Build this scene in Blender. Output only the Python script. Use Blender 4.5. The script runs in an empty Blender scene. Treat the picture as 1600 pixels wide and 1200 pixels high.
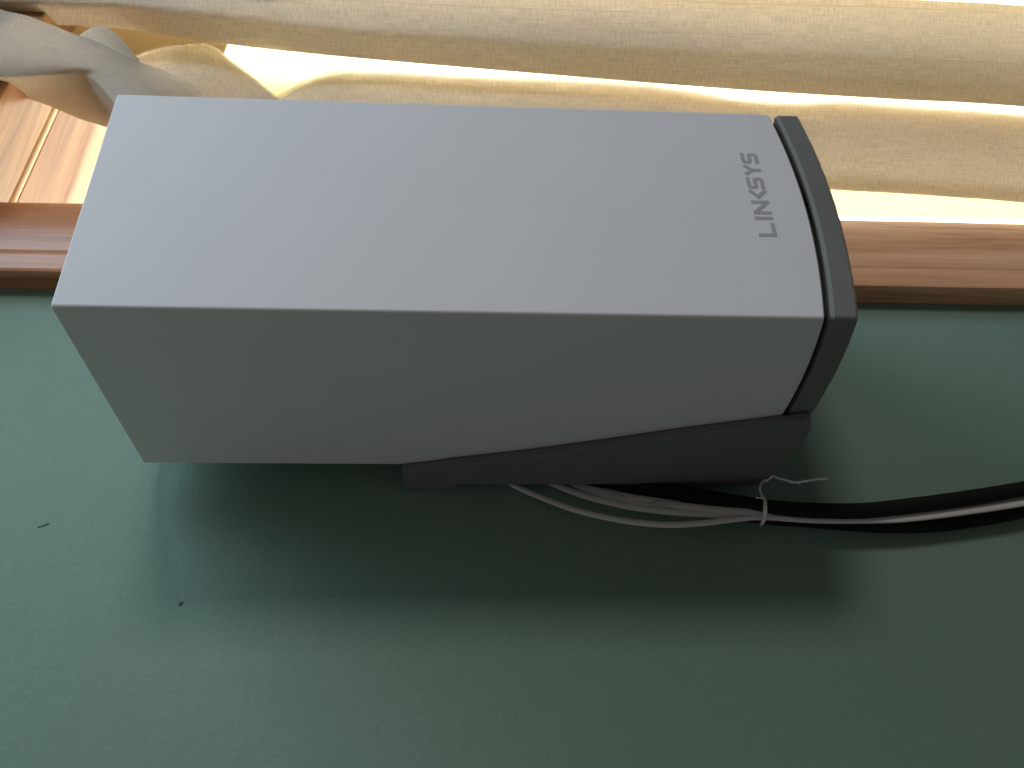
import bpy, bmesh, math, random
from mathutils import Vector, Matrix, noise
random.seed(7)
S = bpy.context.scene
COL = S.collection

# ------------------------------------------------------------------ camera
# world: wall = plane y 0, room on the -y side, the window lies towards +x, +z is up (left in the picture)
YW = 0.1127                              # distance from wall to front face of the router
cam_d = bpy.data.cameras.new('camera')
cam = bpy.data.objects.new('camera', cam_d); COL.objects.link(cam)
RR = [(-0.0227091, -0.05309995, -0.99833095),
      (0.82940952, -0.55853587, 0.01084118),
      (-0.55817931, -0.82777901, 0.05672545)]
CP = Vector((-0.1782, -0.2247 - YW, 0.1174))
m = Matrix((RR[0], RR[1], RR[2])).transposed().to_4x4(); m.translation = CP
cam.matrix_world = m
FPX = 1422.12
cam_d.sensor_width = 36; cam_d.lens = FPX / 1600 * 36
cam_d.clip_start = 0.01; cam_d.clip_end = 60
S.camera = cam
def at(px, py, Y):                       # photograph pixel -> point on the plane y = Y
    a = (px - 800) / FPX; b = -(py - 600) / FPX
    d = Vector([RR[0][i] * a + RR[1][i] * b - RR[2][i] for i in range(3)])
    return CP + d * ((Y - CP.y) / d.y)

# ------------------------------------------------------------------ world, lamps, exposure
W = bpy.data.worlds.new('World'); S.world = W; W.use_nodes = True
bg = W.node_tree.nodes['Background']
bg.inputs[0].default_value = (1.0, 0.95, 0.90, 1); bg.inputs[1].default_value = 0.066
S.view_settings.view_transform = 'Standard'; S.view_settings.look = 'None'
S.view_settings.exposure = 0; S.view_settings.gamma = 1

def area(name, target, direction, dist, sx, sy, power, color):
    l = bpy.data.lights.new(name, 'AREA'); l.shape = 'RECTANGLE'
    l.size = sx; l.size_y = sy; l.energy = power; l.color = color
    o = bpy.data.objects.new(name, l); COL.objects.link(o)
    d = Vector(direction).normalized()
    o.location = Vector(target) + d * dist
    o.rotation_euler = d.to_track_quat('Z', 'X').to_euler()
    return o
area('room_window_light', (0, 0, .10), (.056, -.1127, .018), 1.5, .28, .22, 3.9, (1.0, .97, .95))
area('upper_window_light', (0, 0, .12), (.122, -.1127, .195), .8, .66, .18, 3.9, (.63, .81, 1.0))
area('side_fill_light', (0, 0, .12), (-.90, -.30, .45), 1.5, .9, .9, .72, (1.0, .97, .92))  # fill lamp added to brighten the router's shaded side face
area('garden_window_light', (.70, 1.0, -.10), (-.1, .9, -.35), .5, 1.4, 1.4, 100, (1.0, .89, .69))

# ------------------------------------------------------------------ helpers
def tag(o, label=None, cat=None, group=None, kind=None):
    if label: o['label'] = label
    if cat: o['category'] = cat
    if group: o['group'] = group
    if kind: o['kind'] = kind
    return o
def empty(name, loc=(0, 0, 0)):
    o = bpy.data.objects.new(name, None); COL.objects.link(o); o.location = loc; o.empty_display_size = .02
    return o
def link(name, me, mat, parent=None, smooth=False):
    if mat: me.materials.append(mat)
    if smooth:
        for p in me.polygons: p.use_smooth = True
    o = bpy.data.objects.new(name, me); COL.objects.link(o)
    if parent:
        o.parent = parent
        o.matrix_parent_inverse = Matrix.Translation(parent.location).inverted()
    return o
def mesh(name, verts, faces):
    me = bpy.data.meshes.new(name); me.from_pydata([tuple(v) for v in verts], [], faces); me.update()
    bm = bmesh.new(); bm.from_mesh(me); bmesh.ops.recalc_face_normals(bm, faces=bm.faces)
    bm.to_mesh(me); bm.free()
    return me
def box_me(name, lo, hi, bev=0, seg=2):
    bm = bmesh.new(); bmesh.ops.create_cube(bm, size=1)
    for v in bm.verts:
        v.co = Vector([lo[i] + (v.co[i] + .5) * (hi[i] - lo[i]) for i in range(3)])
    if bev: bmesh.ops.bevel(bm, geom=bm.edges[:], offset=bev, segments=seg, profile=.5, affect='EDGES')
    me = bpy.data.meshes.new(name); bm.to_mesh(me); bm.free(); return me
def extrude_profile(name, pts, axis, a, b, n=1):
    """closed profile swept along an axis; pts are pairs in the two remaining axes"""
    def P(p, t):
        if axis == 'z': return (p[0], p[1], t)
        if axis == 'x': return (t, p[0], p[1])
        return (p[0], t, p[1])
    k = len(pts); V = []; F = []
    for i in range(n + 1):
        t = a + (b - a) * i / n
        V += [P(p, t) for p in pts]
    for i in range(n):
        for j in range(k):
            F.append((i * k + j, i * k + (j + 1) % k, (i + 1) * k + (j + 1) % k, (i + 1) * k + j))
    F.append(tuple(range(k))); F.append(tuple(n * k + j for j in range(k)))
    return mesh(name, V, F)
def catmull(pts, n):
    """smooth curve through pts, n samples per span"""
    P = [Vector(p) for p in pts]; out = []
    for i in range(len(P) - 1):
        p0 = P[max(i - 1, 0)]; p1 = P[i]; p2 = P[i + 1]; p3 = P[min(i + 2, len(P) - 1)]
        for k in range(n):
            t = k / n
            out.append(.5 * ((2 * p1) + (p2 - p0) * t + (2 * p0 - 5 * p1 + 4 * p2 - p3) * t * t + (3 * p1 - p0 - 3 * p2 + p3) * t ** 3))
    out.append(P[-1]); return out
def resample(pts, n):
    L = [0]
    for i in range(1, len(pts)): L.append(L[-1] + (pts[i] - pts[i - 1]).length)
    out = []; j = 0
    for k in range(n):
        s = L[-1] * k / (n - 1)
        while j < len(L) - 2 and L[j + 1] < s: j += 1
        t = (s - L[j]) / max(1e-9, L[j + 1] - L[j]); out.append(pts[j].lerp(pts[j + 1], min(1, t)))
    return out
def tube_me(name, pts, ra, rb=None, sides=12, flat_dir=Vector((0, 1, 0))):
    """tube through pts; ra across, rb along flat_dir"""
    rb = ra if rb is None else rb; V = []; F = []; n = len(pts)
    for i, p in enumerate(pts):
        t = (pts[min(i + 1, n - 1)] - pts[max(i - 1, 0)]).normalized()
        b = (flat_dir - t * flat_dir.dot(t)).normalized(); a = t.cross(b)
        A = ra(i / (n - 1)) if callable(ra) else ra
        for k in range(sides):
            w = 2 * math.pi * k / sides
            V.append(p + a * A * math.cos(w) + b * rb * math.sin(w))
    for i in range(n - 1):
        for k in range(sides):
            F.append((i * sides + k, i * sides + (k + 1) % sides, (i + 1) * sides + (k + 1) % sides, (i + 1) * sides + k))
    F.append(tuple(range(sides))); F.append(tuple((n - 1) * sides + k for k in range(sides)))
    return mesh(name, V, F)

# ------------------------------------------------------------------ materials
def new_mat(name):
    M = bpy.data.materials.new(name); M.use_nodes = True; return M, M.node_tree, M.node_tree.nodes['Principled BSDF']
def nd(nt, kind, **kw):
    n = nt.nodes.new(kind)
    for k, v in kw.items(): setattr(n, k, v)
    return n
def coords(nt, scale=(1, 1, 1), rot=(0, 0, 0), geo=True):
    c = nd(nt, 'ShaderNodeNewGeometry') if geo else nd(nt, 'ShaderNodeTexCoord')
    mp = nd(nt, 'ShaderNodeMapping'); mp.inputs['Scale'].default_value = scale; mp.inputs['Rotation'].default_value = rot
    nt.links.new(c.outputs['Position' if geo else 'UV'], mp.inputs[0]); return mp
def noise_t(nt, mp, scale, detail=3, rough=.5, dist=0):
    n = nd(nt, 'ShaderNodeTexNoise'); n.inputs['Scale'].default_value = scale; n.inputs['Detail'].default_value = detail
    n.inputs['Roughness'].default_value = rough; n.inputs['Distortion'].default_value = dist
    nt.links.new(mp.outputs[0], n.inputs['Vector']); return n
def ramp(nt, src, stops):
    r = nd(nt, 'ShaderNodeValToRGB'); e = r.color_ramp.elements
    while len(e) < len(stops): e.new(.5)
    for k, (p, c) in enumerate(stops):
        e[k].position = p; e[k].color = (*c, 1) if len(c) == 3 else c
    nt.links.new(src, r.inputs[0]); return r
def bump(nt, src, dist, strength=1, prev=None):
    b = nd(nt, 'ShaderNodeBump'); b.inputs['Distance'].default_value = dist; b.inputs['Strength'].default_value = strength
    nt.links.new(src, b.inputs['Height'])
    if prev: nt.links.new(prev.outputs[0], b.inputs['Normal'])
    return b

def mat_wall():
    M, nt, P = new_mat('green_wall_paint')
    mp = coords(nt); n = noise_t(nt, mp, 9, 4, .6)
    r = ramp(nt, n.outputs[0], [(.3, (.208, .328, .246)), (.7, (.234, .350, .270))])
    nt.links.new(r.outputs[0], P.inputs['Base Color']); P.inputs['Roughness'].default_value = .62
    P.inputs['Specular IOR Level'].default_value = .3
    g = noise_t(nt, mp, 700, 2, .7); gr = ramp(nt, g.outputs[0], [(.3, (.93,) * 3), (.7, (1.05,) * 3)])
    gm = nd(nt, 'ShaderNodeMix'); gm.data_type = 'RGBA'; gm.blend_type = 'MULTIPLY'; gm.inputs[0].default_value = 1
    nt.links.new(r.outputs[0], gm.inputs[6]); nt.links.new(gr.outputs[0], gm.inputs[7]); nt.links.new(gm.outputs[2], P.inputs['Base Color'])
    f = noise_t(nt, mp, 420, 3, .6); f2 = noise_t(nt, mp, 60, 3, .6)
    b = bump(nt, f2.outputs[0], .0007, .5); b2 = bump(nt, f.outputs[0], .00025, .55, b)
    nt.links.new(b2.outputs[0], P.inputs['Normal']); return M
def mat_plastic(name, c, rough, spec=.35, fine=.00003, var=.03):
    M, nt, P = new_mat(name)
    mp = coords(nt); n = noise_t(nt, mp, 30, 4, .6)
    lo = tuple(x * (1 - var) for x in c); hi = tuple(min(1, x * (1 + var)) for x in c)
    r = ramp(nt, n.outputs[0], [(.3, lo), (.7, hi)]); nt.links.new(r.outputs[0], P.inputs['Base Color'])
    P.inputs['Roughness'].default_value = rough; P.inputs['Specular IOR Level'].default_value = spec
    f = noise_t(nt, mp, 1500, 2, .6); b = bump(nt, f.outputs[0], fine, .6); nt.links.new(b.outputs[0], P.inputs['Normal'])
    return M
def mat_printed():
    M, nt, P = new_mat('printed_grey_plastic')
    mp = coords(nt); n = noise_t(nt, mp, 45, 4, .6)
    r = ramp(nt, n.outputs[0], [(.3, (.168, .176, .158)), (.7, (.200, .208, .188))]); nt.links.new(r.outputs[0], P.inputs['Base Color'])
    P.inputs['Roughness'].default_value = .55; P.inputs['Specular IOR Level'].default_value = .4
    w = nd(nt, 'ShaderNodeTexWave'); w.wave_type = 'BANDS'; w.bands_direction = 'Y'; w.inputs['Scale'].default_value = 1600
    w.inputs['Distortion'].default_value = .3
    nt.links.new(mp.outputs[0], w.inputs['Vector'])
    b = bump(nt, w.outputs[1], .00004, .5)
    f = noise_t(nt, mp, 900, 2, .6); b2 = bump(nt, f.outputs[0], .00005, .6, b)
    nt.links.new(b2.outputs[0], P.inputs['Normal']); return M
def mat_wood(name, dark, mid, light, axis, rough=.35, seed=0., fine=1.0, glow_tint=None):
    """grain runs along axis"""
    M, nt, P = new_mat(name)
    sc = {'z': (1, 1, .055), 'x': (.055, 1, 1)}[axis]
    mp = coords(nt, sc); mp.inputs['Location'].default_value = (seed, seed * 1.7, seed * .6)
    a = noise_t(nt, mp, 60 * fine, 5, .6, 1.2); b_ = noise_t(nt, mp, 300 * fine, 4, .65, .4)
    mx = nd(nt, 'ShaderNodeMix'); mx.data_type = 'FLOAT'; mx.inputs[0].default_value = .35
    nt.links.new(a.outputs[0], mx.inputs[2]); nt.links.new(b_.outputs[0], mx.inputs[3])
    r = ramp(nt, mx.outputs[0], [(.34, dark), (.47, mid), (.64, light)])
    nt.links.new(r.outputs[0], P.inputs['Base Color'])
    if glow_tint:                                            # curtain glow painted into the colour: darker upper end, brighter lower end
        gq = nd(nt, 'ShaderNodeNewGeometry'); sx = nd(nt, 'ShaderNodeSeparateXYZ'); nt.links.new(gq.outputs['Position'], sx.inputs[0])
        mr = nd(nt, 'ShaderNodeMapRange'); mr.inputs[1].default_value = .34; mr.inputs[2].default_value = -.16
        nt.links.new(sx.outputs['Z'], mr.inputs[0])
        dr = ramp(nt, mr.outputs[0], [(0, glow_tint[0]), (1, glow_tint[1])])
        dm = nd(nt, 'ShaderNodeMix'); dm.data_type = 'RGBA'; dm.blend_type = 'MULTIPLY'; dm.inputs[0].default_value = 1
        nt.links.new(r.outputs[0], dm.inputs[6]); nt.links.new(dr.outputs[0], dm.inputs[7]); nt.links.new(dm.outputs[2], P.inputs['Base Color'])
    P.inputs['Roughness'].default_value = rough; P.inputs['Specular IOR Level'].default_value = .5
    bb = bump(nt, mx.outputs[0], .0004, .5); nt.links.new(bb.outputs[0], P.inputs['Normal']); return M
def mat_cloth(name, col, trans_col, tfac, see=.0, thread=1.0):
    """woven linen: diffuse front, light coming through from behind"""
    M = bpy.data.materials.new(name); M.use_nodes = True; nt = M.node_tree; nt.nodes.clear()
    out = nd(nt, 'ShaderNodeOutputMaterial')
    uv = nd(nt, 'ShaderNodeTexCoord')
    def mp(s):
        q = nd(nt, 'ShaderNodeMapping'); q.inputs['Scale'].default_value = s; nt.links.new(uv.outputs['UV'], q.inputs[0]); return q
    warp = noise_t(nt, mp((60, 1150, 1)), 1, 3, .6, .2)          # long threads down the cloth
    weft = noise_t(nt, mp((1050, 130, 1)), 1, 3, .6, .2)         # short threads across
    slub = noise_t(nt, mp((1.3, 380, 1)), 1, 2, .5, .1)
    a = nd(nt, 'ShaderNodeMath', operation='ADD'); nt.links.new(warp.outputs[0], a.inputs[0]); nt.links.new(weft.outputs[0], a.inputs[1])
    h = nd(nt, 'ShaderNodeMath', operation='MULTIPLY'); nt.links.new(a.outputs[0], h.inputs[0]); h.inputs[1].default_value = .5
    sl = ramp(nt, slub.outputs[0], [(.26, (.80,) * 3), (.33, (1,) * 3)])
    th = ramp(nt, h.outputs[0], [(.36, (1 - .30 * thread,) * 3), (.62, (1 + .0 * thread,) * 3)])
    m1 = nd(nt, 'ShaderNodeMix'); m1.data_type = 'RGBA'; m1.blend_type = 'MULTIPLY'; m1.inputs[0].default_value = 1
    nt.links.new(sl.outputs[0], m1.inputs[6]); nt.links.new(th.outputs[0], m1.inputs[7])
    def tint(c):
        q = nd(nt, 'ShaderNodeMix'); q.data_type = 'RGBA'; q.blend_type = 'MULTIPLY'; q.inputs[0].default_value = 1
        q.inputs[6].default_value = (*c, 1); nt.links.new(m1.outputs[2], q.inputs[7]); return q
    d = nd(nt, 'ShaderNodeBsdfDiffuse'); t = nd(nt, 'ShaderNodeBsdfTranslucent')
    nt.links.new(tint(col).outputs[2], d.inputs[0]); nt.links.new(tint(trans_col).outputs[2], t.inputs[0])
    b = bump(nt, h.outputs[0], .0004, .6); nt.links.new(b.outputs[0], d.inputs['Normal'])
    mx = nd(nt, 'ShaderNodeMixShader'); mx.inputs[0].default_value = tfac
    nt.links.new(d.outputs[0], mx.inputs[1]); nt.links.new(t.outputs[0], mx.inputs[2])
    at_ = nd(nt, 'ShaderNodeAttribute'); at_.attribute_name = 'thin'; tr = nd(nt, 'ShaderNodeBsdfTransparent')
    m2 = nd(nt, 'ShaderNodeMixShader'); nt.links.new(at_.outputs['Fac'], m2.inputs[0])
    nt.links.new(mx.outputs[0], m2.inputs[1]); nt.links.new(tr.outputs[0], m2.inputs[2])
    nt.links.new(m2.outputs[0], out.inputs[0])
    return M

M_wall = mat_wall()
M_shell = mat_plastic('white_shell_plastic', (.79, .785, .78), .50, .30, .00006, .014)
M_dark = mat_plastic('black_plastic', (.02, .02, .02), .5)
M_logo = mat_plastic('grey_logo_print', (.44, .445, .45), .45)
M_print = mat_printed()
M_cable_b = mat_plastic('black_cable_jacket', (.010, .010, .010), .75, .2, .00003)
M_cable_w = mat_plastic('white_cable_jacket', (.74, .72, .69), .45, .4, .00003)
M_tie = mat_plastic('white_twist_tie_paper', (.90, .90, .87), .7, .2, .0001)
M_casing = mat_wood('pine_casing_varnish', (.36, .135, .055), (.61, .285, .140), (.74, .39, .21), 'z', .36, 3.0, glow_tint=((.86, .76, .70), (1.38, 1.52, 1.70)))
M_board = mat_wood('pine_board_varnish', (.24, .105, .045), (.43, .225, .105), (.56, .34, .17), 'x', .3, 11.0, .8)
M_sash = mat_wood('pine_sash_varnish', (.19, .07, .03), (.37, .17, .08), (.52, .28, .14), 'x', .28, 23.0, .8)
M_bead = mat_wood('pine_bead_varnish', (.60, .38, .22), (.78, .56, .34), (.85, .66, .44), 'x', .35, 5.0, .8)
M_cloth = mat_cloth('cream_linen', (.76, .70, .61), (.90, .83, .71), .50, thread=.9)
M_thick = mat_cloth('cream_linen_double_layer', (.68, .62, .52), (.82, .74, .60), .42, thread=.6)
M_thick2 = mat_cloth('cream_linen_lining_amber', (.6, .50, .34), (.80, .64, .38), .30, thread=.3)
M_cloth_back = mat_cloth('cream_linen_lining', (.6, .55, .45), (.90, .88, .70), .88, 0, .15)
M_scuff = mat_plastic('wall_scuff_grime', (.12, .20, .155), .8)
mg, ntg, Pg = new_mat('window_glass'); Pg.inputs['Transmission Weight'].default_value = 1; Pg.inputs['Roughness'].default_value = 0; Pg.inputs['IOR'].default_value = 1.45
M_glass = mg
def mat_sky():
    M = bpy.data.materials.new('bright_sky'); M.use_nodes = True; nt = M.node_tree; nt.nodes.clear()
    o = nd(nt, 'ShaderNodeOutputMaterial'); e = nd(nt, 'ShaderNodeEmission')
    e.inputs[0].default_value = (1, .93, .72, 1); e.inputs[1].default_value = 4.0
    nt.links.new(e.outputs[0], o.inputs[0]); return M
M_sky = mat_sky()

# ------------------------------------------------------------------ setting: wall with the window opening
XI = .1535; Z_HEAD = .345; Z_FOOT = -1.0; X_FAR = 1.3      # window opening
wall_v = []; wall_f = []
def slab(lo, hi):
    k = len(wall_v)
    for x in (lo[0], hi[0]):
        for y in (lo[1], hi[1]):
            for z in (lo[2], hi[2]): wall_v.append((x, y, z))
    for f in ((0, 1, 3, 2), (4, 6, 7, 5), (0, 4, 5, 1), (2, 3, 7, 6), (0, 2, 6, 4), (1, 5, 7, 3)): wall_f.append(tuple(k + i for i in f))
slab((-2.2, 0, -1.6), (XI - .012, .12, 1.4))
slab((XI - .012, 0, Z_HEAD + .021), (X_FAR + .012, .12, 1.4))
slab((XI - .012, 0, -1.6), (X_FAR + .012, .12, Z_FOOT - .012))
slab((X_FAR + .012, 0, -1.6), (2.2, .12, 1.4))
wall = link('wall', mesh('wall', wall_v, wall_f), M_wall)
tag(wall, 'matt sage green painted wall below the wooden window casing', 'wall', kind='structure')
def scuff(px, py, pts, h):
    c = at(px, py, 0)
    V = [(c.x + x, -h, c.z + z) for x, z in pts] + [(c.x + x * 1.25, .0004, c.z + z * 1.25) for x, z in pts]
    k = len(pts); F = [tuple(range(k))] + [(i, (i + 1) % k, k + (i + 1) % k, k + i) for i in range(k)]
    link('scuff_mark', mesh('scuff_mark', V, F), M_scuff, wall)
scuff(68, 822, [(-.0006, .0020), (-.0002, .0012), (.0001, .0), (.0007, -.0012), (.0012, -.0017), (.0006, -.0002), (.0001, .0008), (-.0002, .0016)], .0003)
scuff(281, 943, [(-.0007, .0003), (-.0002, -.0006), (.0007, -.0007), (.0005, .0002), (-.0001, .0006)], .0004)

# outdoors: the bright sky seen through the window
sky = link('sky', mesh('sky', [(-5, 1.6, -5), (9, 1.6, -5), (9, 1.6, 6), (-5, 1.6, 6)], [(0, 1, 2, 3)]), M_sky)
tag(sky, 'blown out pale sky behind the window', 'sky', kind='structure')

# ------------------------------------------------------------------ window
win = empty('window', (.72, 0, Z_FOOT)); tag(win, 'wooden framed window glowing behind the cream curtain', 'window')
CT = .0125; X0 = .0997; X1 = .1510
prof = [(X0, 0), (X0, -CT + .0014), (X0 + .0005, -CT + .0004), (X0 + .0018, -CT), (X0 + .0100, -CT - .0003), (X0 + .0112, -CT), (X0 + .0126, -CT - .0004)]
for k in range(1, 11):
    t = k / 10; prof.append((X0 + .0126 + (X1 - X0 - .0126) * (t ** .85), -CT - .0004 - .0006 * math.sin(math.pi * t) + .0088 * t ** 1.9))
prof += [(X1 + .0008, -.003), (X1 + .0008, .0)]
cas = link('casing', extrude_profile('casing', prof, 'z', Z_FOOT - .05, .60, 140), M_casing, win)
for v in cas.data.vertices:                              # hand-worn edges
    if v.co.y < -.003:
        n = noise.noise(Vector((v.co.x * 30, v.co.y * 40, v.co.z * 28)))
        v.co.x += .00035 * n
# head casing (above the opening) and far casing
link('head_casing', box_me('head_casing', (X1 + .002, -.012, Z_HEAD + .021), (X_FAR + .06, -.0002, Z_HEAD + .066), .002), M_board, win)
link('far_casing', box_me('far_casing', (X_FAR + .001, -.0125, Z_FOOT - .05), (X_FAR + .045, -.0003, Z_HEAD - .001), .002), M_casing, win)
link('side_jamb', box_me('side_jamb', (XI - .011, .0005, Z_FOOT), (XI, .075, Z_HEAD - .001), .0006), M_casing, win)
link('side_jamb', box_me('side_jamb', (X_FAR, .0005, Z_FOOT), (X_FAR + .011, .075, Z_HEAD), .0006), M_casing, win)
link('glass_pane', box_me('glass_pane', (XI + .002, .062, Z_FOOT + .01), (X_FAR - .002, .066, Z_HEAD - .006), 0), M_glass, win)

# the head of the window opening, seen from below: face board, bead and jamb board run side by side towards the far casing
def head_piece(name, ya, yb, za, zb, r, mat, n=6, dy=.0):
    """soffit piece between y = ya and yb whose lower face is at za, running along x, with rounded lower edges"""
    pts = [(ya, zb)]
    for k in range(n + 1):
        w = math.pi / 2 * k / n; pts.append((ya + r - r * math.cos(w), za + r - r * math.sin(w)))
    for k in range(n + 1):
        w = math.pi / 2 * k / n; pts.append((yb - r + r * math.sin(w), za + r - r * math.cos(w)))
    pts.append((yb, zb))
    me = extrude_profile(name, pts, 'x', X1 + .0014, X_FAR - .002, 30)
    for v in me.vertices: v.co.y += dy * (v.co.x - .16)
    return link(name, me, mat, win, False)
head_piece('face_board', -.034, .0042, Z_HEAD, Z_HEAD + .02, .0012, M_board, dy=.062)
head_piece('bead', .0052, .0112, Z_HEAD + .0002, Z_HEAD + .02, .0026, M_bead, dy=.062)
head_piece('jamb_board', .0118, .0980, Z_HEAD + .0016, Z_HEAD + .02, .0012, M_sash, dy=.062)

# ------------------------------------------------------------------ router
BW = .0991; BD = .0987; BL = .243
Yf = -YW
def dome(x, y, z0, s):
    u = 2 * x / BW - 1; v = 2 * y / BD - 1
    return z0 - s * (2 - min(1, u * u) - min(1, v * v))
def morph(x, y, z):                                       # the body is a hair off square, as in the photograph
    u = x / BW; v = y / BD; w = z / BL
    return Vector((x + .0010 * u * w, y + Yf + v * w * .0, z + (.0013 * u * w + .0003 * u * (1 - w)) - .0009 * v * w))
def perimeter(r, nseg=4, nside=28, W_=BW, D_=BD, ins=0):
    P = []
    cs = [((r, r), math.pi, 1.5 * math.pi), ((W_ - r, r), 1.5 * math.pi, 2 * math.pi), ((W_ - r, D_ - r), 0, .5 * math.pi), ((r, D_ - r), .5 * math.pi, math.pi)]
    for i, (c, a0, a1) in enumerate(cs):
        arc = [(c[0] + (r - ins) * math.cos(a0 + (a1 - a0) * k / nseg), c[1] + (r - ins) * math.sin(a0 + (a1 - a0) * k / nseg)) for k in range(nseg + 1)]
        P += arc
        c2, b0, _ = cs[(i + 1) % 4]
        q = (c2[0] + (r - ins) * math.cos(b0), c2[1] + (r - ins) * math.sin(b0))
        for k in range(1, nside): P.append((arc[-1][0] + (q[0] - arc[-1][0]) * k / nside, arc[-1][1] + (q[1] - arc[-1][1]) * k / nside))
    return P
router = empty('mesh_router', (BW / 2, Yf + BD / 2, 0))
tag(router, 'white square tower router with grey lettering, held in a dark bracket on the green wall', 'router')
per = perimeter(.0011)
K = len(per)
inner = perimeter(.0011, ins=.0006); tin = perimeter(.0040, W_=BW, D_=BD, ins=0)
V = []; F = []
# rings: bottom inner (lip), bottom outer, top outer, top chamfer, top inset, vent recess
def ring(P, zf): V.extend([morph(x, y, zf(x, y)) for x, y in P])
ring([(BW / 2 + (x - BW / 2) * .955, BD / 2 + (y - BD / 2) * .955) for x, y in per], lambda x, y: dome(x, y, .0035, .0043))
ring([(BW / 2 + (x - BW / 2) * .990, BD / 2 + (y - BD / 2) * .990) for x, y in per], lambda x, y: dome(x, y, .0009, .0043))
ring(per, lambda x, y: dome(x, y, .0013, .0043))
ring(per, lambda x, y: BL - .0005)
ring([(BW / 2 + (x - BW / 2) * .992, BD / 2 + (y - BD / 2) * .992) for x, y in per], lambda x, y: BL)
ring([(BW / 2 + (x - BW / 2) * .90, BD / 2 + (y - BD / 2) * .90) for x, y in per], lambda x, y: BL)
ring([(BW / 2 + (x - BW / 2) * .89, BD / 2 + (y - BD / 2) * .89) for x, y in per], lambda x, y: BL - .003)
for i in range(6):
    for j in range(K): F.append((i * K + j, i * K + (j + 1) % K, (i + 1) * K + (j + 1) % K, (i + 1) * K + j))
F.append(tuple(range(K))); F.append(tuple(6 * K + j for j in range(K)))
link('shell', mesh('shell', V, F), M_shell, router)
# slotted vent on top, and the dark foot in the gap under the shell
vent = link('top_vent', box_me('top_vent', (.009, Yf + .009, BL - .0028), (BW - .009, Yf + BD - .009, BL - .0016), .0003), M_dark, router)
for k in range(11):
    y = Yf + .0145 + k * .007
    link('vent_slat', box_me('vent_slat', (.0095, y - .0013, BL - .0015), (BW - .0095, y + .0013, BL - .0002), .0003), M_shell, vent)
V = []; F = []
fp = [(BW / 2 + (x - BW / 2) * .95, BD / 2 + (y - BD / 2) * .95) for x, y in per]
ring(fp, lambda x, y: dome(x, y, -.0013, .0043)); ring(fp, lambda x, y: dome(x, y, .0046, .0043))
for j in range(K): F.append((j, (j + 1) % K, K + (j + 1) % K, K + j))
F.append(tuple(range(K))); F.append(tuple(K + j for j in range(K)))
link('foot', mesh('foot', V, F), M_dark, router)

# the name on the front face, one thin printed letter per mesh; u runs across the tower (+x), v up the tower (+z)
def stroke(poly, w):
    """polyline of constant width with mitred corners -> (verts, faces)"""
    P = [Vector(p) for p in poly]; n = len(P); Lf = []; Rt = []
    for i in range(n):
        d0 = (P[i] - P[i - 1]).normalized() if i else None
        d1 = (P[i + 1] - P[i]).normalized() if i < n - 1 else None
        if d0 is None: d0 = d1
        if d1 is None: d1 = d0
        n0 = Vector((-d0.y, d0.x)); n1 = Vector((-d1.y, d1.x)); mm = (n0 + n1).normalized()
        k = w / 2 / max(.45, mm.dot(n0)); Lf.append(P[i] + mm * k); Rt.append(P[i] - mm * k)
    return Lf, Rt
HT = 6.35; T = 1.42
def rnd(poly, r=.9, seg=3):
    out = [Vector(poly[0])]
    for i in range(1, len(poly) - 1):
        p = Vector(poly[i]); a = (Vector(poly[i - 1]) - p); b = (Vector(poly[i + 1]) - p)
        rr = min(r, a.length * .48, b.length * .48); p0 = p + a.normalized() * rr; p1 = p + b.normalized() * rr
        for k in range(seg + 1):
            t = k / seg; out.append(p0 * (1 - t) ** 2 + p * 2 * t * (1 - t) + p1 * t * t)
    out.append(Vector(poly[-1])); return out
h = T / 2
def s_shape(w): return rnd([(w, HT - h), (h, HT - h), (h, HT / 2), (w - h, HT / 2), (w - h, h), (0, h)], .95)
letters = [
    (35.2, [[(h, HT), (h, h), (6.3, h)]]),
    (43.1, [[(h, HT), (h, 0)]]),
    (45.7, [[(h, 0), (h, HT)], [(6.6 - h, 0), (6.6 - h, HT)], [(h - .1, HT - .55), (6.7 - h, .55)]]),
    (53.3, [[(4.15, HT - .25), (.80, HT / 2), (4.15, .25)]]),
    (58.2, [s_shape(5.8)]),
    (64.8, [[(.55, HT - .35), (2.9, HT / 2 - .1), (5.25, HT - .35)], [(2.9, HT / 2 + .2), (2.9, 0)]]),
    (71.1, [s_shape(5.5)]),
]
for x0, polys in letters:
    V = []; F = []
    for q, poly in enumerate(polys):
        Lf, Rt = stroke(poly, T); k0 = len(V); n = len(Lf); yy = Yf - .00010 - .00001 * q
        for y in (yy, Yf + .0002):
            V += [((x0 + p.x) / 1000, y, (9.75 + p.y) / 1000) for p in Lf] + [((x0 + p.x) / 1000, y, (9.75 + p.y) / 1000) for p in Rt]
        for i in range(n - 1):
            F.append((k0 + i, k0 + i + 1, k0 + n + i + 1, k0 + n + i))
            F.append((k0 + i, k0 + i + 1, k0 + 2 * n + i + 1, k0 + 2 * n + i))
            F.append((k0 + n + i, k0 + n + i + 1, k0 + 3 * n + i + 1, k0 + 3 * n + i))
        for e in (0, n - 1): F.append((k0 + e, k0 + n + e, k0 + 3 * n + e, k0 + 2 * n + e))
    link('letter', mesh('letter', V, F), M_logo, router)

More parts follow.
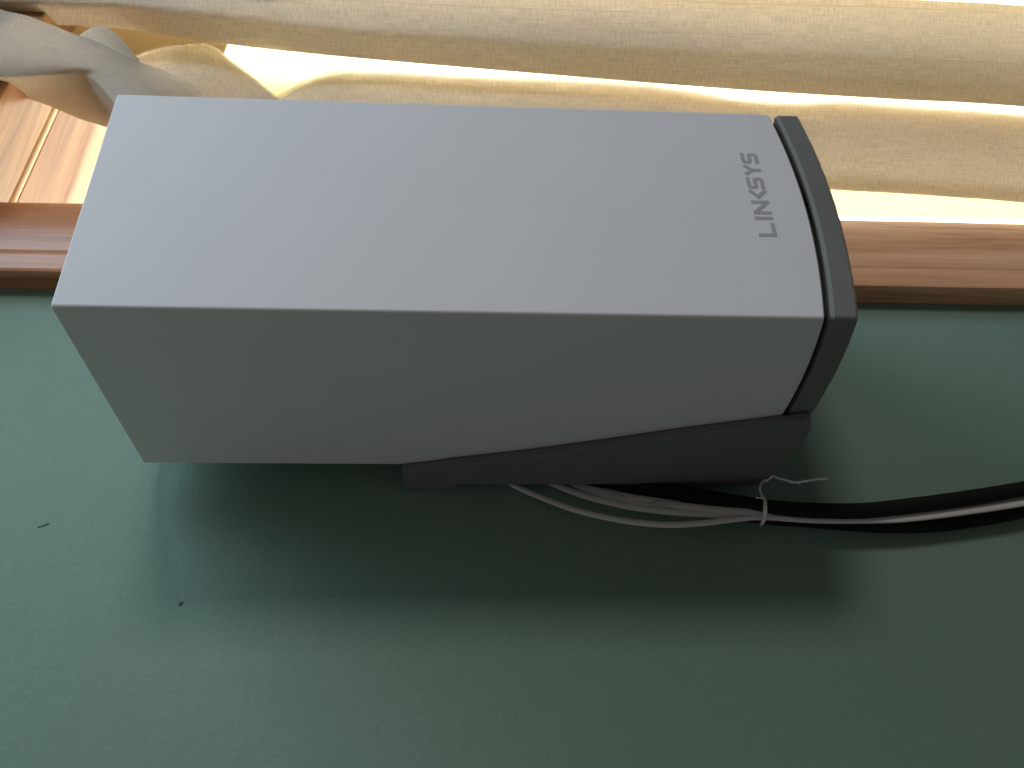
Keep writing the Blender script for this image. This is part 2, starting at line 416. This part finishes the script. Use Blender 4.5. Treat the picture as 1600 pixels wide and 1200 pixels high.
# ------------------------------------------------------------------ bracket
br = empty('wall_bracket', (BW / 2, 0, -.012))
tag(br, 'dark grey plastic wall bracket cradling the base of the white router', 'bracket')
V = []; F = []
sp = perimeter(.0016, nside=40)
def sring(sc, zf, jag=0):
    for x, y in sp:
        xx = BW / 2 + (x - BW / 2) * sc; yy = BD / 2 + (y - BD / 2) * sc
        z = zf(x, y)
        if jag: z += jag * noise.noise(Vector((x * 260, y * 260, 3.1)))
        V.append((xx, yy + Yf, z))
zt = lambda x, y: dome(x, y, -.0013, .0042)
zb = lambda x, y: dome(x, y, -.0108, .0040)
sring(.93, zt); sring(.988, zt); sring(1.0, lambda x, y: zt(x, y) - .0013); sring(1.0, lambda x, y: zb(x, y) + .0013, .0003); sring(.978, zb, .0002); sring(.5, lambda x, y: zb(x, y) - .002)
K = len(sp)
for i in range(5):
    for j in range(K): F.append((i * K + j, i * K + (j + 1) % K, (i + 1) * K + (j + 1) % K, (i + 1) * K + j))
F.append(tuple(range(K))); F.append(tuple(5 * K + j for j in range(K)))
link('shelf', mesh('shelf', V, F), M_print, br)
# side gusset profile in (y, z), y measured from the front face
gp_top = [(.0968, .1397), (.0945, .1290), (.0915, .1195), (.0850, .0925), (.0765, .0630), (.0675, .0335), (.0583, .0003), (.0548, -.0100)]
gp_bot = [(.0570, -.0128), (.0615, -.0144), (.0730, -.0146), (.0830, -.0138), (.0955, -.0107), (.1035, -.0083), (.1070, -.0045), (.1070, .010), (.1068, .060), (.1078, .115), (.1080, .1402), (.0978, .1402)]
top = [(p.x, p.y) for p in catmull(gp_top, 5)]
def gusset(xa, xb, ymax=1):
    pts = [(min(y, ymax) + Yf, z) for y, z in top + gp_bot]
    me = extrude_profile('gusset', pts, 'x', xa, xb)
    bm = bmesh.new(); bm.from_mesh(me)
    bmesh.ops.bevel(bm, geom=[e for e in bm.edges if abs(e.verts[0].co.x - e.verts[1].co.x) < 1e-6], offset=.0006, segments=2, profile=.5, affect='EDGES')
    bm.to_mesh(me); bm.free()
    return link('gusset', me, M_print, br)
gusset(-.0042, -.0006)
link('back_plate', box_me('back_plate', (.004, Yf + .0996, -.006), (BW - .003, Yf + .1028, .1385), .0006), M_print, br)
link('wall_pad', box_me('wall_pad', (-.0040, Yf + .1040, .118), (BW - .003, -.0003, .1400), .0012), M_print, br)
link('shelf_stay', box_me('shelf_stay', (.012, Yf + .0970, -.0125), (BW - .012, Yf + .1029, -.0055), .0006), M_print, br)

# ------------------------------------------------------------------ cables
def cable(name, pts, ra, rb, mat, label, cat='cable', group=None, sides=14):
    P = [at(x, y, d) for x, y, d in pts]
    P += [P[-1] + Vector((-.004, .001, -.25)), P[-1] + Vector((-.012, .001, -.9))]          # on down the wall
    P = resample(catmull(P, 12), 420)
    o = link(name, tube_me(name, P, ra, rb, sides), mat, None, True)
    return tag(o, label, cat, group)
RX = [(1720, 745), (1790, 735)]
cable('power_cable', [(860, 738, -.0034), (915, 745, -.0034), (975, 754, -.0036), (1050, 767, -.0060), (1125, 781, -.0095), (1200, 793, -.0125), (1275, 798, -.0135), (1350, 798, -.0140), (1425, 790, -.0140), (1500, 780, -.0140), (1600, 764, -.0140), (1700, 744, -.0140), (1850, 700, -.014), (2100, 640, -.014)],
      .0032, .0032, M_cable_b, 'thick black cable, upper of the two leaving the bracket to the right')
cable('power_cable', [(900, 742, -.0030), (960, 757, -.0032), (1050, 778, -.0036), (1130, 797, -.0042), (1200, 808, -.0048), (1262, 813, -.0050), (1350, 820, -.0048), (1412, 822, -.0048), (1475, 819, -.0048), (1537, 810, -.0048), (1600, 798, -.0048), (1700, 776, -.0048), (1850, 738, -.0048), (2100, 680, -.0048)],
      .0030, .0030, M_cable_b, 'black cable running lowest, under the white cables right of the twist tie')
G = 'white cables sagging below the bracket'
tl = [(1275, 811), (1375, 811), (1425, 808), (1500, 799), (1600, 784), (1700, 763), (1850, 722), (2100, 662)]
def tail(dy, d): return [(x, y + dy, d) for x, y in tl]
cable('network_cable', [(780, 742, -.0018), (805, 759, -.0020), (850, 779, -.0040), (900, 797, -.0070), (950, 809, -.0095), (1000, 817, -.0115), (1050, 820, -.0125), (1100, 817, -.0130), (1150, 811, -.0130), (1193, 808, -.0125)] + tail(2, -.0120),
      .0013, .0008, M_cable_w, 'thin white cable with the widest sag, leaving the bracket farthest left', group=None)
cable('network_cable', [(840, 742, -.0018), (868, 757, -.0020), (912, 774, -.0045), (962, 787, -.0075), (1000, 794, -.0095), (1050, 800, -.0110), (1125, 804, -.0118), (1193, 806, -.0112)] + tail(-1, -.0120),
      .0015, .0008, M_cable_w, 'white cable second from the left where they leave the bracket')
cable('network_cable', [(880, 744, -.0018), (905, 758, -.0020), (940, 770, -.0045), (1000, 784, -.0048), (1050, 790, -.0105), (1125, 798, -.0120), (1193, 803, -.0125)] + tail(0, -.0100),
      .0019, .0008, M_cable_w, 'white flat cable pressed under the thick black cable left of the tie')
cable('network_cable', [(900, 742, -.0010), (930, 760, -.0018), (970, 773, -.0040), (1030, 783, -.0070), (1080, 789, -.0048), (1140, 797, -.0100), (1193, 804, -.0100)] + tail(1, -.0090),
      .0013, .0008, M_cable_w, 'white cable innermost of the bundle, half hidden behind the flat one')

# twist tie round the bundle
tie = empty('twist_tie', at(1195, 795, -.017)); tag(tie, 'white twist tie knotted round the cables with a loose wavy end', 'twist tie')
loop = [at(*p) for p in [(1187, 815, -.004), (1190, 820, -.0090), (1193, 814, -.0145), (1195, 806, -.0155), (1195.6, 798, -.0168), (1195.6, 789, -.0170), (1194.6, 780, -.0155), (1189, 771.5, -.0140), (1187.5, 762, -.0130), (1191, 754, -.0120), (1196, 748, -.0100)]]
link('loop', tube_me('loop', resample(catmull(loop, 8), 60), lambda t: .00085 if .12 < t < .6 else .00050, .0003, 8, Vector((-.6, -.8, 0))), M_tie, tie, True)
link('loop', tube_me('loop', resample(catmull([at(*p) for p in [(1181, 778.5, -.0148), (1187, 777.5, -.0152), (1193, 779, -.0158)]], 6), 12), .00030, .0003, 8), M_tie, tie, True)
tailp = [at(*p) for p in [(1194, 752, -.0118), (1200, 749.5, -.0125), (1204, 746.5, -.0140), (1208.6, 743.5, -.0150), (1217, 747.5, -.0165), (1228, 750, -.0180), (1237.5, 753.4, -.0190), (1247, 753.4, -.0195), (1262, 751, -.0195), (1273, 748.8, -.0190), (1284, 748, -.0185), (1292.5, 747.5, -.0180)]]
tp = resample(catmull(tailp, 8), 70)
tp = [p + Vector((noise.noise(p * 600) * .0003, 0, 0)) for p in tp]
link('tail', tube_me('tail', tp, lambda t: .00052 + .0001 * math.sin(t * 60), .00035, 8), M_tie, tie, True)

# ------------------------------------------------------------------ curtain
cur = empty('curtain', (.3, -.03, .5)); tag(cur, 'cream linen curtain in soft folds over the window', 'curtain')
def interp(pts, n):
    P = resample(catmull([Vector((x, y, 0)) for x, y in pts], 10), n); return [(p.x, p.y) for p in P]
def fold(name, up, lo, y_up, y_lo, bulge, mat, n=150, k=26, power=.55, wr=.0012, seed=0., vs=1.0, ripples=0.0, thin=0, ts=(-1, 0), thinpow=1.5, solid=True):
    U = interp(up, n); L = interp(lo, n); V = []; UV = []; TH = []
    s = 0; prev = None
    for i in range(n):
        yu = y_up; yl = y_lo
        pu = at(*U[i], yu); pl = at(*L[i], yl)
        mid = pu.lerp(pl, .5)
        if prev is not None: s += (mid - prev).length
        prev = mid; wd = (pu - pl).length
        for j in range(k + 1):
            t = j / k; a = U[i][0] + (L[i][0] - U[i][0]) * t; b = U[i][1] + (L[i][1] - U[i][1]) * t
            q = at(a, b, 0)
            Y = yu + (yl - yu) * t - bulge * math.sin(math.pi * t) ** power
            Y += wr * noise.noise(Vector((q.z * 9 + seed, q.x * 42, seed))) * min(1, 6 * t * (1 - t) + .1) + ripples * math.sin(t * 19 + s * 5 + seed) * t * (1 - t) * 4
            p = at(a, b, Y)
            TH.append(max(0, 1 - t / thin) ** thinpow * .85 * min(1, max(0, (i / (n - 1) - ts[0]) / (ts[1] - ts[0]))) if thin else 0)
            V.append(p); UV.append((s + seed, t * wd * vs + seed))
    F = []
    for i in range(n - 1):
        for j in range(k): F.append((i * (k + 1) + j, (i + 1) * (k + 1) + j, (i + 1) * (k + 1) + j + 1, i * (k + 1) + j + 1))
    me = bpy.data.meshes.new(name); me.from_pydata([tuple(v) for v in V], [], F); me.update()
    ta = me.attributes.new('thin', 'FLOAT', 'POINT')                # open weave towards the stretched edge
    for q, x in enumerate(TH): ta.data[q].value = x
    ul = me.uv_layers.new(name='UVMap')
    for lp in me.loops: ul.data[lp.index].uv = UV[lp.vertex_index]
    o = link(name, me, mat, cur, True)
    if solid:
        md = o.modifiers.new('cloth_thickness', 'SOLIDIFY'); md.thickness = .0004; md.offset = 1; md.use_rim = False
    return o
fold('lining', [(250, 175), (700, 200), (1200, 240), (1700, 262), (2300, 290)], [(250, 322), (700, 327), (1200, 335), (1700, 343), (2300, 353)], .030, .030, .003, M_cloth_back, seed=1.3)
fold('lining', [(-140, 0), (0, 12), (100, 30), (320, 50), (360, 54)], [(-140, 80), (0, 85), (120, 92), (215, 95), (350, 84)], .004, .004, .004, M_thick2, seed=7.3, n=60)
fold('lining', [(280, 40), (340, 50), (460, 75), (560, 95)], [(300, 190), (400, 195), (480, 195), (560, 190)], .012, .004, .006, M_cloth_back, seed=4.4, n=60, thin=.75, thinpow=1)
fold('front_fold', [(-200, -190), (200, -150), (420, -170), (1300, -160), (1700, -150), (2400, -120)], [(-200, -40), (150, -50), (300, -18), (350, -2), (400, 9), (440, 9), (470, -2), (500, -14), (700, -18), (1200, -15), (1400, -11), (1700, 2), (2400, 60)], -.045, -.035, .014, M_cloth, seed=2.1, power=1)
fold('front_fold', [(-200, -70), (300, -60), (520, -35), (800, -20), (1200, -7), (1380, -2), (1500, 3), (1640, 12), (2400, 70)], [(-200, 30), (-60, 36), (0, 36), (60, 38), (130, 41), (200, 46), (320, 64.5), (500, 85), (700, 103), (1000, 128), (1200, 143), (1400, 155), (1640, 170), (2400, 240)], -.022, -.014, .020, M_cloth, seed=3.7, n=220, k=36, ripples=.0006, power=.9)
fold('front_fold', [(400, 185), (425, 157), (445, 142), (470, 127), (510, 111), (560, 106), (620, 107), (700, 112), (800, 116), (900, 120), (1000, 126), (1080, 137), (1150, 150), (1230, 156), (1320, 154), (1450, 163), (1640, 178), (2400, 255)], [(400, 290), (700, 285), (1000, 287), (1200, 289), (1310, 297), (1400, 302), (1500, 309), (1640, 321), (2400, 400)], .004, -.012, .018, M_cloth, seed=5.1, n=220, k=44, ripples=.0006, power=.9, thin=.10, wr=.0006)
fold('front_fold', [(192, 120), (204, 98), (216, 84), (260, 71), (300, 66), (322, 66), (345, 78), (365, 95), (400, 122), (430, 148), (445, 165), (470, 200)], [(190, 290), (200, 291), (220, 292), (240, 292), (280, 292), (330, 292), (450, 290)], -.004, -.010, .008, M_cloth, seed=6.4, n=100, power=1, thin=.04)
fold('pocket_fold', [(118, 62), (131, 50), (150, 41), (169, 44), (187, 58), (203, 76), (217, 93), (224, 104)], [(118, 75), (135, 78), (155, 90), (175, 104), (190, 112), (205, 112), (214, 110), (224, 108)], -.037, -.038, .003, M_thick, seed=8.2, n=60, power=1)
fold('swag', [(-160, -60), (-60, -14), (0, 14), (40, 24), (75, 37), (108, 50), (138, 60), (165, 71), (192, 84), (220, 97), (262, 112), (310, 140), (345, 210)], [(-160, 80), (-60, 112), (0, 120), (75, 117), (125, 115), (145, 124), (159, 137), (176, 158), (190, 182), (200, 205), (205, 230)], -.040, -.046, .006, M_thick, seed=9.9, n=140, power=1, thin=.8, ts=(.60, .80), wr=.0003)
fold('swag_underside', [(-160, 80), (-60, 112), (0, 120), (75, 117), (125, 115), (145, 124), (159, 137), (176, 158), (190, 182), (200, 205)], [(-160, 70), (-60, 106), (0, 135), (28, 148), (75, 165), (110, 180), (131, 188), (167, 199), (190, 208), (215, 214)], -.0462, -.012, .001, M_thick, seed=12.4, n=90, power=1)
# unseen gathered cloth, added left of the picture to shade the casing
V = []; UV = []; n1 = 40; n2 = 60
for i in range(n1 + 1):
    z = .375 + .42 * i / n1
    for j in range(n2 + 1):
        x = .158 + .50 * j / n2
        V.append((x + .004 * math.sin(z * 22), -.088 - .020 * math.sin(x * 130) - .006 * math.sin(x * 51 + z * 9) + .045 * math.exp(-(z - .375) / .02), z)); UV.append((z, x))
F = [(i * (n2 + 1) + j, i * (n2 + 1) + j + 1, (i + 1) * (n2 + 1) + j + 1, (i + 1) * (n2 + 1) + j) for i in range(n1) for j in range(n2)]
me = bpy.data.meshes.new('shade_gather'); me.from_pydata(V, [], F); ul = me.uv_layers.new(name='UVMap')
for lp in me.loops: ul.data[lp.index].uv = UV[lp.vertex_index]
link('shade_gather', me, M_thick, cur, True)
# the rest of the curtain, above the picture
V = []; UV = []; n1 = 30; n2 = 260
for i in range(n1 + 1):
    z = -.98 + 1.36 * i / n1
    for j in range(n2 + 1):
        x = .435 + .90 * j / n2
        V.append((x + .012 * math.sin(z * 3), -.022 - .020 * math.sin(x * 62 + .6 * math.sin(z * 4)) - .006 * math.sin(x * 141 + z * 3), z)); UV.append((z, x))
F = [(i * (n2 + 1) + j, i * (n2 + 1) + j + 1, (i + 1) * (n2 + 1) + j + 1, (i + 1) * (n2 + 1) + j) for i in range(n1) for j in range(n2)]
me = bpy.data.meshes.new('hanging_cloth'); me.from_pydata(V, [], F); ul = me.uv_layers.new(name='UVMap')
for lp in me.loops: ul.data[lp.index].uv = UV[lp.vertex_index]
link('hanging_cloth', me, M_cloth, cur, True)
